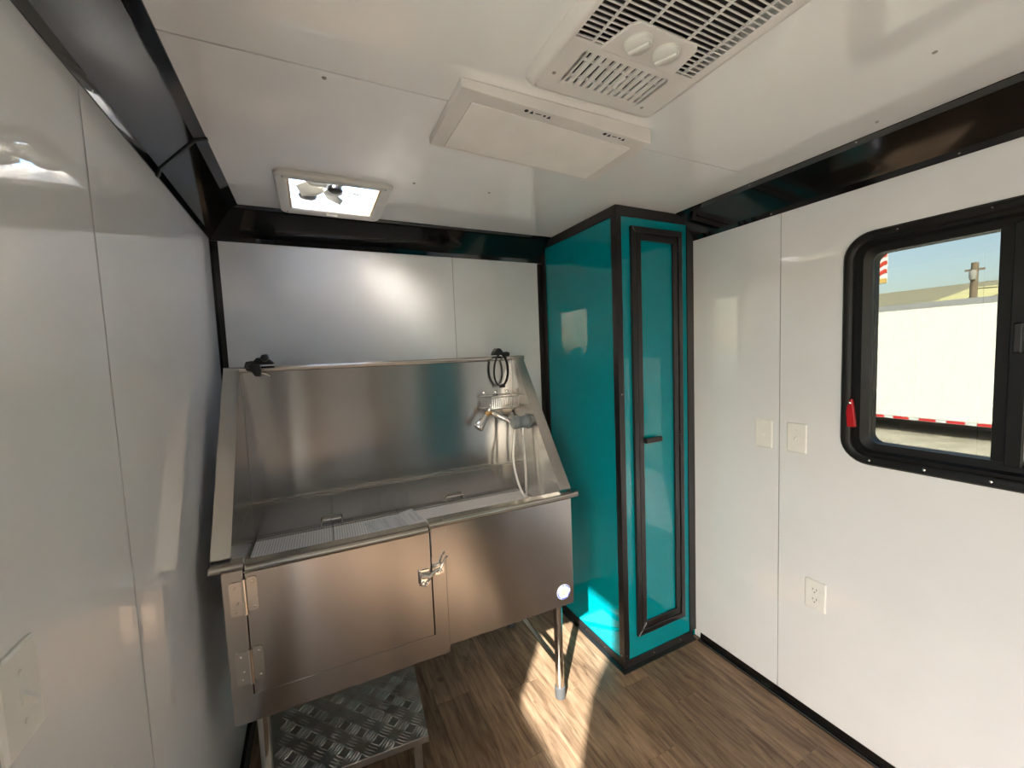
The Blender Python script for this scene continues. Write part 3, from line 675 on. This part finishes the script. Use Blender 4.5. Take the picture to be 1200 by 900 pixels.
# ------------------------------------------------------------------ tread plate step under the tub
ST = empty('tread_step', (-1.429, -.728, 0), 'diamond plate aluminium step tucked under the tub door', 'step', rot=(0, 0, math.radians(-4.5)))
SWD, SDP, SZ = .52, .36, .20
def sp_(mb, name, mat='alu', parent=None, **kw): return build(mb, name, mat, parent or ST, local=True, **kw)
sp_(MB().box(-SWD, 0, 0, SDP, SZ - .004, SZ), 'tread', bevel=.0012)
sp_(MB().box(-SWD, 0, 0, .003, SZ - .024, SZ - .0042), 'front_lip'); sp_(MB().box(-.003, 0, .0032, SDP, SZ - .024, SZ - .0042), 'side_lip')
bars = MB(); pitch = .054
for i in range(int(SWD / pitch)):
    for j in range(int(SDP / pitch) + 1):
        cx_ = -.026 - i * pitch; cy_ = .024 + j * pitch
        if cy_ > SDP - .015: continue
        ang = math.radians(45 if (i + j) % 2 == 0 else -45) + math.radians(4)
        ca, sa = math.cos(ang), math.sin(ang)
        for q in range(5):
            o_ = (q - 2) * .0104; L_ = .0235 - .0022 * abs(q - 2)
            def pt(l, w, z): return (cx_ + ca * l - sa * (o_ + w), cy_ + sa * l + ca * (o_ + w), SZ + z)
            k = len(bars.v)
            bars.v += [pt(-L_, 0, -.0003), pt(0, -.0030, -.0003), pt(L_, 0, -.0003), pt(0, .0030, -.0003), pt(-L_ * .6, 0, .0030), pt(L_ * .6, 0, .0030)]
            bars.f += [(k, k + 1, k + 4), (k + 1, k + 5, k + 4), (k + 1, k + 2, k + 5), (k + 2, k + 3, k + 5), (k + 3, k + 4, k + 5), (k + 3, k, k + 4)]
tag(sp_(bars, 'tread_bars'), None, kind='stuff')
for (u, v) in ((-.034, .03), (-SWD + .034, .03), (-.034, SDP - .03), (-SWD + .034, SDP - .03)):
    sp_(MB().box(u - .013, u + .013, v - .013, v + .013, .001, SZ - .0045), 'leg', 'alu', bevel=.002)
sp_(MB().box(-SWD + .048, -.048, .020, .038, .04, .058), 'cross_bar', 'alu', bevel=.002)

# ------------------------------------------------------------------ ceiling fittings
# air conditioner distribution box
AC = empty('air_conditioner', (-1.06, -1.53, 2.10), 'cream ceiling air conditioner with louvred grille and two knobs', 'air conditioner')
az = 2.098
ox0, ox1, oy0, oy1 = -1.232, -.838, -1.86, -1.200       # outline against the ceiling
ax0, ax1, ay0, ay1 = -1.222, -.876, -1.83, -1.228       # flat face
acx, acy = (ax0 + ax1) / 2, (ay0 + ay1) / 2; aw, ah = ax1 - ax0, ay1 - ay0
ocx, ocy = (ox0 + ox1) / 2, (oy0 + oy1) / 2; ow, oh = ox1 - ox0, oy1 - oy0
hole1 = (-1.212, -.900, -1.78, -1.387)
hole2 = (-1.165, -.948, -1.363, -1.270)
build(MB().plate(ax0 + .006, ax1 - .006, ay0 + .006, ay1 - .006, [hole1, hole2], az, az + .003, fZ), 'face', 'ac', AC)
build(MB().ring([(ocx, ocy, ow, oh, .035, H - .0006), (ocx, ocy, ow, oh, .035, H - .006), (acx, acy, aw + .010, ah + .010, .022, az + .004), (acx, acy, aw, ah, .018, az), (acx, acy, aw - .0115, ah - .0115, .012, az), (acx, acy, aw - .0115, ah - .0115, .012, H - .0006)], fZ), 'housing', 'ac', AC, smooth=True)
build(MB().box(hole1[0] - .003, hole1[1] + .003, hole1[2] - .003, hole2[3] + .003, az + .024, az + .027), 'interior', 'acdark', AC)
def slat(x0, x1, y):
    return build(MB().loft([[(x, y - .0018, az + .0003), (x, y + .0018, az + .0003), (x, y + .0024, az + .005), (x, y + .0008, az + .005)] for x in (x0, x1)]), 'slat', 'ac', AC)
first = None; yy = hole1[3] - .006
CPX0, CPX1, CPY = -1.128, -.966, -1.462
while yy > hole1[2] + .004:
    if yy > CPY:
        slat(hole1[0], CPX0, yy); slat(CPX1, hole1[1], yy)
    elif first is None: first = slat(hole1[0], hole1[1], yy); fy = yy
    else: inst(first, (0, yy - fy, 0))
    yy -= .0118
for x in (-1.170, -1.098, -1.000, -.928): build(MB().box(x - .0011, x + .0011, hole1[2], hole1[3] if (x < CPX0 or x > CPX1) else CPY, az - .0008, az + .005), 'rib', 'ac', AC)
build(MB().prism([(-1.150, -1.380), (-.948, -1.380), (-.960, -1.452), (-.972, -1.464), (-1.120, -1.464), (-1.132, -1.452)], fZ, az - .0025, az + .004), 'control_panel', 'ac', AC, bevel=.002)
for kx in (-1.090, -1.017):
    kb = build(MB().lathe([(.0285, .0), (.0285, -.0012), (.0265, -.0016), (.0255, -.0075), (.0235, -.0090)], (kx, -1.425, az - .0026), n=28), 'knob', 'white', AC, smooth=True)
    gb = [(kx - .010 * s1 + .0045 * s2, -1.425 + .020 * s1 + .0022 * s2) for s1, s2 in ((-1, -1), (-1, 1), (1, 1), (1, -1))]
    build(MB().prism(gb, fZ, az - .0175, az - .0117), 'grip_bar', 'white', kb, bevel=.0025)
fb = None
for i in range(12):   # bars between the lower slots
    x = hole2[0] + (hole2[1] - hole2[0]) * i / 11
    if i == 0: fb = build(MB().box(x - .0058, x + .0058, hole2[2], hole2[3], az, az + .005), 'vent_bar', 'ac', AC); f0 = x
    else: inst(fb, (x - f0, 0, 0))
for y in (hole2[2] + .022, hole2[3] - .022): build(MB().box(hole2[0], hole2[1], y - .0022, y + .0022, az + .0002, az + .0048), 'vent_rib', 'ac', AC)
build(MB().tube([(-1.046, -1.300, az - .003), (-1.050, -1.318, az - .005), (-1.044, -1.336, az - .003)], .004, 8), 'vent_tab', 'ac', AC, smooth=True)
for (x, y) in ((-1.195, -1.285), (-.925, -1.262)): build(MB().lathe([(.004, 0), (.004, -.0012), (.002, -.002)], (x, y, az), n=8), 'screw', 'greyp', AC)

# flat ceiling light panel (unlit), hanging slightly lower at its right end
LX0, LX1, LY0, LY1 = -1.357, -.783, -1.152, -.876
LP = empty('ceiling_light', ((LX0 + LX1) / 2, (LY0 + LY1) / 2, 2.09), 'flat rectangular white ceiling light panel, switched off', 'light')
zz = lambda x: 2.108 - .020 * (x - LX0) / (LX1 - LX0)
def sheared(mb):
    mb.v = [(x, y, z if z > H - .002 else z + zz(x)) for x, y, z in mb.v]; return mb
fw = .040
build(sheared(MB().plate(LX0, LX1, LY0, LY1, [(LX0 + fw, LX1 - fw * .9, LY0 + fw * 1.1, LY1 - .012)], 0.0, H - .0006, fZ)), 'frame', 'frame', LP, bevel=.002)
build(sheared(MB().box(LX0 + fw + .001, LX1 - fw * .9 - .001, LY0 + fw * 1.1 + .001, LY1 - .013, -.0005, .004)), 'diffuser', 'diffuser', LP)
for x0 in (LX0 + .175, LX1 - .155):          # rows of small printed icons on the near frame edge
    y0 = LY0 + .016
    def zf(x): return zz(x) - .0006
    for k, dx in enumerate((0, .016, .034, .052, .066)):
        x = x0 + dx; s_ = .0056
        if k == 0: pl = [(x + s_ * math.cos(t), y0 + s_ * math.sin(t)) for t in [i * math.pi / 5 for i in range(10)]]
        elif k in (1, 4): pl = [(x - s_, y0 + s_), (x + s_, y0 + s_), (x, y0 - s_)]
        elif k == 2: pl = [(x - .008, y0 - .0012), (x + .008, y0 - .0012), (x + .008, y0 + .0012), (x - .008, y0 + .0012)]
        else: pl = [(x + s_ * .7 * math.cos(t), y0 + s_ * .7 * math.sin(t)) for t in [i * math.pi / 3 for i in range(6)]]
        build(MB().prism(pl, fZ, zf(x), zf(x) + .0005), 'printed_icon', 'ink', LP)

# roof vent with fan
RV = empty('roof_vent', (VC[0], VC[1], 2.11), 'square roof vent with fan under a translucent lid', 'vent')
build(MB().ring([(VC[0], VC[1], .385, .395, .035, H - .0006), (VC[0], VC[1], .385, .395, .035, H - .010), (VC[0], VC[1], .372, .382, .030, H - .017), (VC[0], VC[1], .322, .322, .012, H - .017), (VC[0], VC[1], .308, .308, .006, H - .012), (VC[0], VC[1], .308, .308, .006, H - .0006)], fZ), 'garnish', 'white', RV, smooth=True)
for sx in (-1, 1): build(MB().box(VC[0] + sx * .154, VC[0] + sx * .148, VC[1] - .147, VC[1] + .147, H - .010, H + .034), 'side_liner', 'beige', RV)
for sy in (-1, 1): build(MB().box(VC[0] - .154, VC[0] + .154, VC[1] + sy * .154, VC[1] + sy * .1485, H - .010, H + .034), 'end_liner', 'white', RV)
dome = MB(); rg = []
for k, (sz, z) in enumerate(((.33, .032), (.345, .038), (.35, .110), (.32, .132), (.22, .146), (.02, .150))):
    rg.append([(VC[0] + a, VC[1] + b, H + z) for a, b in rrect(0, 0, sz, sz, min(.05, sz * .3), 4)])
build(dome.loft(rg, False, True), 'lid', 'lid', RV, smooth=True)
fan = build(MB().lathe([(.032, .014), (.034, .018), (.034, .044), (.020, .050)], (VC[0], VC[1], H), n=20), 'fan_hub', 'white', RV, smooth=True)
for k in range(5):
    th = 2 * math.pi * k / 5 + .35
    R_ = lambda l, w, z: (VC[0] + math.cos(th) * l - math.sin(th) * w, VC[1] + math.sin(th) * l + math.cos(th) * w, H + z)
    lo = [R_(.030, -.010, .022), R_(.075, -.042, .016), R_(.125, -.036, .014), R_(.130, .012, .034), R_(.090, .028, .042), R_(.030, .012, .040)]
    build(MB().loft([lo, [(x, y, z + .002) for x, y, z in lo]]), 'fan_blade', 'blade', fan)
for (dx0, dy0, dx1, dy1) in ((-.150, 0, .150, 0), (0, -.150, 0, .150)):
    build(MB().tube([(VC[0] + dx0, VC[1] + dy0, H + .062), (VC[0] + dx1, VC[1] + dy1, H + .062)], .005, 8), 'fan_bracket', 'white', RV, smooth=True)
build(MB().lathe([(.010, .040), (.012, .030), (.024, .026), (.026, .014), (.018, .008)], (VC[0] + .004, VC[1] - .035, H - .004), n=16), 'crank_knob', 'bplast', RV, smooth=True)
build(MB().lathe([(.030, .060), (.034, .052), (.030, .044), (.012, .040)], (VC[0] - .088, VC[1] + .105, H - .022), n=18), 'fan_motor', 'bplast', RV, smooth=True)
build(MB().box(VC[0] - .020, VC[0] + .020, VC[1] + .1605, VC[1] + .170, H - .022, H - .0175), 'screen_catch', 'white', RV, bevel=.001)
for (sx, sy) in ((-1, -1), (1, -1), (-1, 1), (1, 1)): build(MB().lathe([(.004, 0), (.004, -.001), (.002, -.002)], (VC[0] + sx * .165, VC[1] + sy * .172, H - .0165), n=8), 'screw', 'greyp', RV)
for k, (x, y) in enumerate(((-1.635, -1.030), (-1.327, -.551), (-1.039, -.566), (-.419, -1.629), (-.185, -1.431))):
    build(MB().lathe([(.005, .0), (.005, -.0012), (.003, -.0028)], (x, y, H - .0001), n=10), 'ceiling_screw', 'greyp', ce, smooth=True)

# ------------------------------------------------------------------ switches and outlet
def plate_thing(name, x, sg, y, z, kind, label, cat):
    t = empty(name, (x, y, z - .058), label, cat)
    P = lambda a, b, c: (x + sg * c, y + a, z + b)
    rr0 = rrect(0, 0, .073, .118, .004, 3); rr1 = rrect(0, 0, .066, .111, .003, 3)
    build(MB().loft([[P(a, b, .0006) for a, b in rr0], [P(a, b, .0035) for a, b in rr0], [P(a, b, .0062) for a, b in rr1]]), 'cover_plate', 'white', t)
    scr = [(0, .030), (0, -.030)] if kind == 'switch' else [(0, 0)]
    for a, b in scr: build(MB().lathe([(.0035, 0), (.0035, .001), (.002, .0016)], P(a, b, .0062), (sg, 0, 0), 10), 'screw', 'white', t, smooth=True)
    if kind == 'switch':
        b0 = build(MB().prism(rrect(0, 0, .0105, .024, .001, 2), P, .0063, .0068), 'switch_slot', 'white', t)
        build(MB().loft([[P(-.004, -.008, .0066), P(.004, -.008, .0066), P(.004, .006, .0066), P(-.004, .006, .0066)], [P(-.0035, -.0115, .019), P(.0035, -.0115, .019), P(.0035, -.005, .020), P(-.0035, -.005, .020)]]), 'toggle', 'white', t, bevel=.0008)
    else:
        for c in (.0195, -.0195):
            f = build(MB().prism(rrect(0, c, .034, .029, .010, 5), P, .0063, .0078), 'receptacle', 'white', t)
            for a, b, w_, h_ in ((-.0065, c + .004, .0024, .009), (.0065, c + .004, .0024, .0075), (0, c - .0075, .005, .005)):
                build(MB().prism(rrect(a, b, w_, h_, min(w_, h_) * .45, 3), P, .0079, .0083), 'socket_slot', 'slot', f)
    return t
plate_thing('light_switch', 0, -1, -.992, 1.123, 'switch', 'white light switch on the right wall nearer the teal cabinet', 'switch')
plate_thing('light_switch', 0, -1, -1.123, 1.125, 'switch', 'white light switch on the right wall nearer the window', 'switch')
plate_thing('wall_outlet', 0, -1, -1.197, .516, 'outlet', 'white double power outlet low on the right wall', 'outlet')
plate_thing('light_switch', XL, 1, -1.392, 1.122, 'switch', 'white light switch on the left wall at the bottom left edge of the photo', 'switch')

# ------------------------------------------------------------------ unseen apron shape, added to cut the sun through the left window
AP = empty('sun_block_apron', (XL + .03, -2.28, .75), 'charcoal apron shape added out of view to block sun from the left window', 'apron')
ap = [(-2.085, 1.40), (-2.16, 1.62), (-2.24, 1.74), (-2.30, 1.76), (-2.36, 1.74), (-2.44, 1.62), (-2.47, 1.40), (-2.49, .80), (-2.40, .77), (-2.28, .79), (-2.16, .77), (-2.07, .80)]
build(MB().prism(ap, fX, XL + .016, XL + .034), 'cloth', 'apron', AP, bevel=.004)
build(MB().tube([(XL + .025, -2.24, 1.735), (XL + .025, -2.30, 1.80), (XL + .025, -2.36, 1.735)], .004, 6), 'neck_strap', 'strap', AP)
# ------------------------------------------------------------------ rear of the room (behind the camera, seen only as reflections)
RL = empty('rear_locker', (-.27, YR + .30, 0), 'teal locker with black trims standing behind the camera', 'cabinet')
build(MB().box(-.52, -.03, YR + .02, YR + .55, .012, 1.98), 'body', 'teal', RL, bevel=.003)
for x in (-.52, -.065): build(MB().box(x, x + .035, YR + .5505, YR + .558, .012, 1.98), 'edge_trim', 'blackm', RL)
for z in (.012, .98, 1.945): build(MB().box(-.485, -.065, YR + .5505, YR + .557, z, z + .035), 'edge_trim', 'blackm', RL)
SH = empty('reflection_shelf', (-1.55, YR + .2, 0), 'tan timber shelf unit added behind the camera for the tub reflections', 'shelf')  # unseen shelf, added to give the tub steel a tan reflection
for x in (-1.95, -1.17): build(MB().box(x, x + .03, YR + .02, YR + .36, .012, 1.75), 'side_board', 'rearwood', SH)
for z in (.10, .55, 1.0, 1.40, 1.72): build(MB().box(-1.919, -1.171, YR + .02, YR + .36, z, z + .025), 'shelf_board', 'rearwood', SH)

# ------------------------------------------------------------------ outside
GZ = -.70
g = build(MB().box(-60, 120, -60, 120, GZ - .2, GZ), 'ground', 'gravel'); tag(g, 'pale gravel lot outside the window', kind='structure')
TRX = 10.5
trl = empty('cargo_trailer', (TRX + 1.2, 1.5, GZ), 'long white cargo trailer parked outside the window', 'trailer')
ty0, ty1, tz0, tz1 = -3.5, 9.0, -.37, 2.24
build(MB().box(TRX, TRX + 2.4, ty0, ty1, tz0, tz1), 'body', 'trailer', trl, bevel=.02)
build(MB().box(TRX - .012, TRX + .02, ty0, ty1, tz1 - .09, tz1 + .03), 'roof_rail', 'alum', trl)
build(MB().box(TRX - .008, TRX - .0005, ty0, ty1, tz0, tz0 + .075), 'skirt_rail', 'alum', trl)
tr = build(MB().box(TRX - .011, TRX - .0085, 0, .28, tz0 + .008, tz0 + .062), 'reflective_tape', 'tapered', trl); tww = build(MB().box(TRX - .011, TRX - .0085, .282, .448, tz0 + .008, tz0 + .062), 'reflective_tape', 'tapewht', trl)
for k in range(-7, 18):
    if k == 0: continue
    inst(tr, (0, .45 * k, 0)); inst(tww, (0, .45 * k, 0))
for y in (2.15, -.6, 4.9): build(MB().box(TRX - .004, TRX - .0003, y - .02, y + .02, tz0 + .08, tz1 - .1), 'seam_strip', 'trailer', trl)
for y in (-1.6, -.7):
    wl = build(MB().lathe([(.34, 0), (.36, .03), (.36, .19), (.30, .22)], (TRX + .25, y, GZ + .36), (1, 0, 0), 24), 'wheel', 'under', trl, smooth=True)
build(MB().box(TRX + .3, TRX + 2.1, ty0 + .3, ty1 - .3, tz0 - .12, tz0 - .001), 'chassis', 'under', trl)
for y in (7.6, -3.0): build(MB().box(TRX + 1.1, TRX + 1.2, y, y + .1, GZ, tz0 - .12), 'support_jack', 'under', trl)
# far building with a long tan roof
bl = empty('warehouse', (32, 12, GZ), 'low warehouse with a long tan roof behind the parked trailer', 'building')
build(MB().box(26, 40, -12, 45, GZ, 2.6), 'wall', 'bwall', bl)
build(MB().loft([[(25.5, y, 2.6), (25.5, y, 2.75), (33, y, 4.55), (40.5, y, 2.75), (40.5, y, 2.6)] for y in (-12.5, 45.5)]), 'roof', 'roof', bl)
build(MB().loft([[(27.2 + .0, 5.6, 3.20), (27.2, 7.6, 3.20), (30.8, 7.6 - .6, 4.06), (30.8, 5.6 - .6, 4.06)], [(27.2, 5.6, 3.23), (27.2, 7.6, 3.23), (30.8, 7.0, 4.09), (30.8, 5.0, 4.09)]]), 'roof_sheet', 'roofpale', bl)
build(MB().tube([(24.8, 5.30, GZ), (24.8, 5.25, 4.7)], [.16, .12], 10), 'utility_pole', 'pole', smooth=True)
up = bpy.data.objects['utility_pole']; tag(up, 'weathered utility pole rising above the parked trailer', 'pole')
build(MB().box(24.75, 24.85, 4.95, 5.55, 4.35, 4.43), 'cross_arm', 'pole', up); build(MB().lathe([(.10, 0), (.12, .1), (.12, .35), (.06, .42)], (24.6, 5.25, 3.95), n=12), 'transformer', 'bwall', up, smooth=True)
build(MB().tube([(24.8, 5.2, 3.55), (24.8, 2.0, 3.45), (24.8, -6, 3.7)], .02, 6), 'cable', 'under', up)
# sign board with wavy stripes
sg = empty('flag_banner', (15, 5.4, GZ), 'banner board with wavy red and white stripes beyond the trailer', 'banner')
by0, by1 = 4.49, 6.3
build(MB().box(15.02, 15.06, by0, by1, 3.29, 4.45), 'board', 'swht', sg)
build(MB().box(15.0, 15.019, by0, by1, 3.30, 3.45), 'lower_band', 'stan', sg)
for k, z in enumerate((3.62, 3.88, 4.14)):
    up_ = [(by0 + (by1 - by0) * i / 24, z + .07 + .06 * math.sin(i * .9 + 1.2) - .35 * 0 + .10 * (-i / 24)) for i in range(25)]
    dn_ = [(a, b - .13) for a, b in reversed(up_)]
    build(MB().prism(up_ + dn_, fX, 15.0, 15.018), 'stripe', 'sred', sg)
for y in (4.9, 6.0): build(MB().box(15.07, 15.17, y - .05, y + .05, GZ, 4.3), 'post', 'pole', sg)
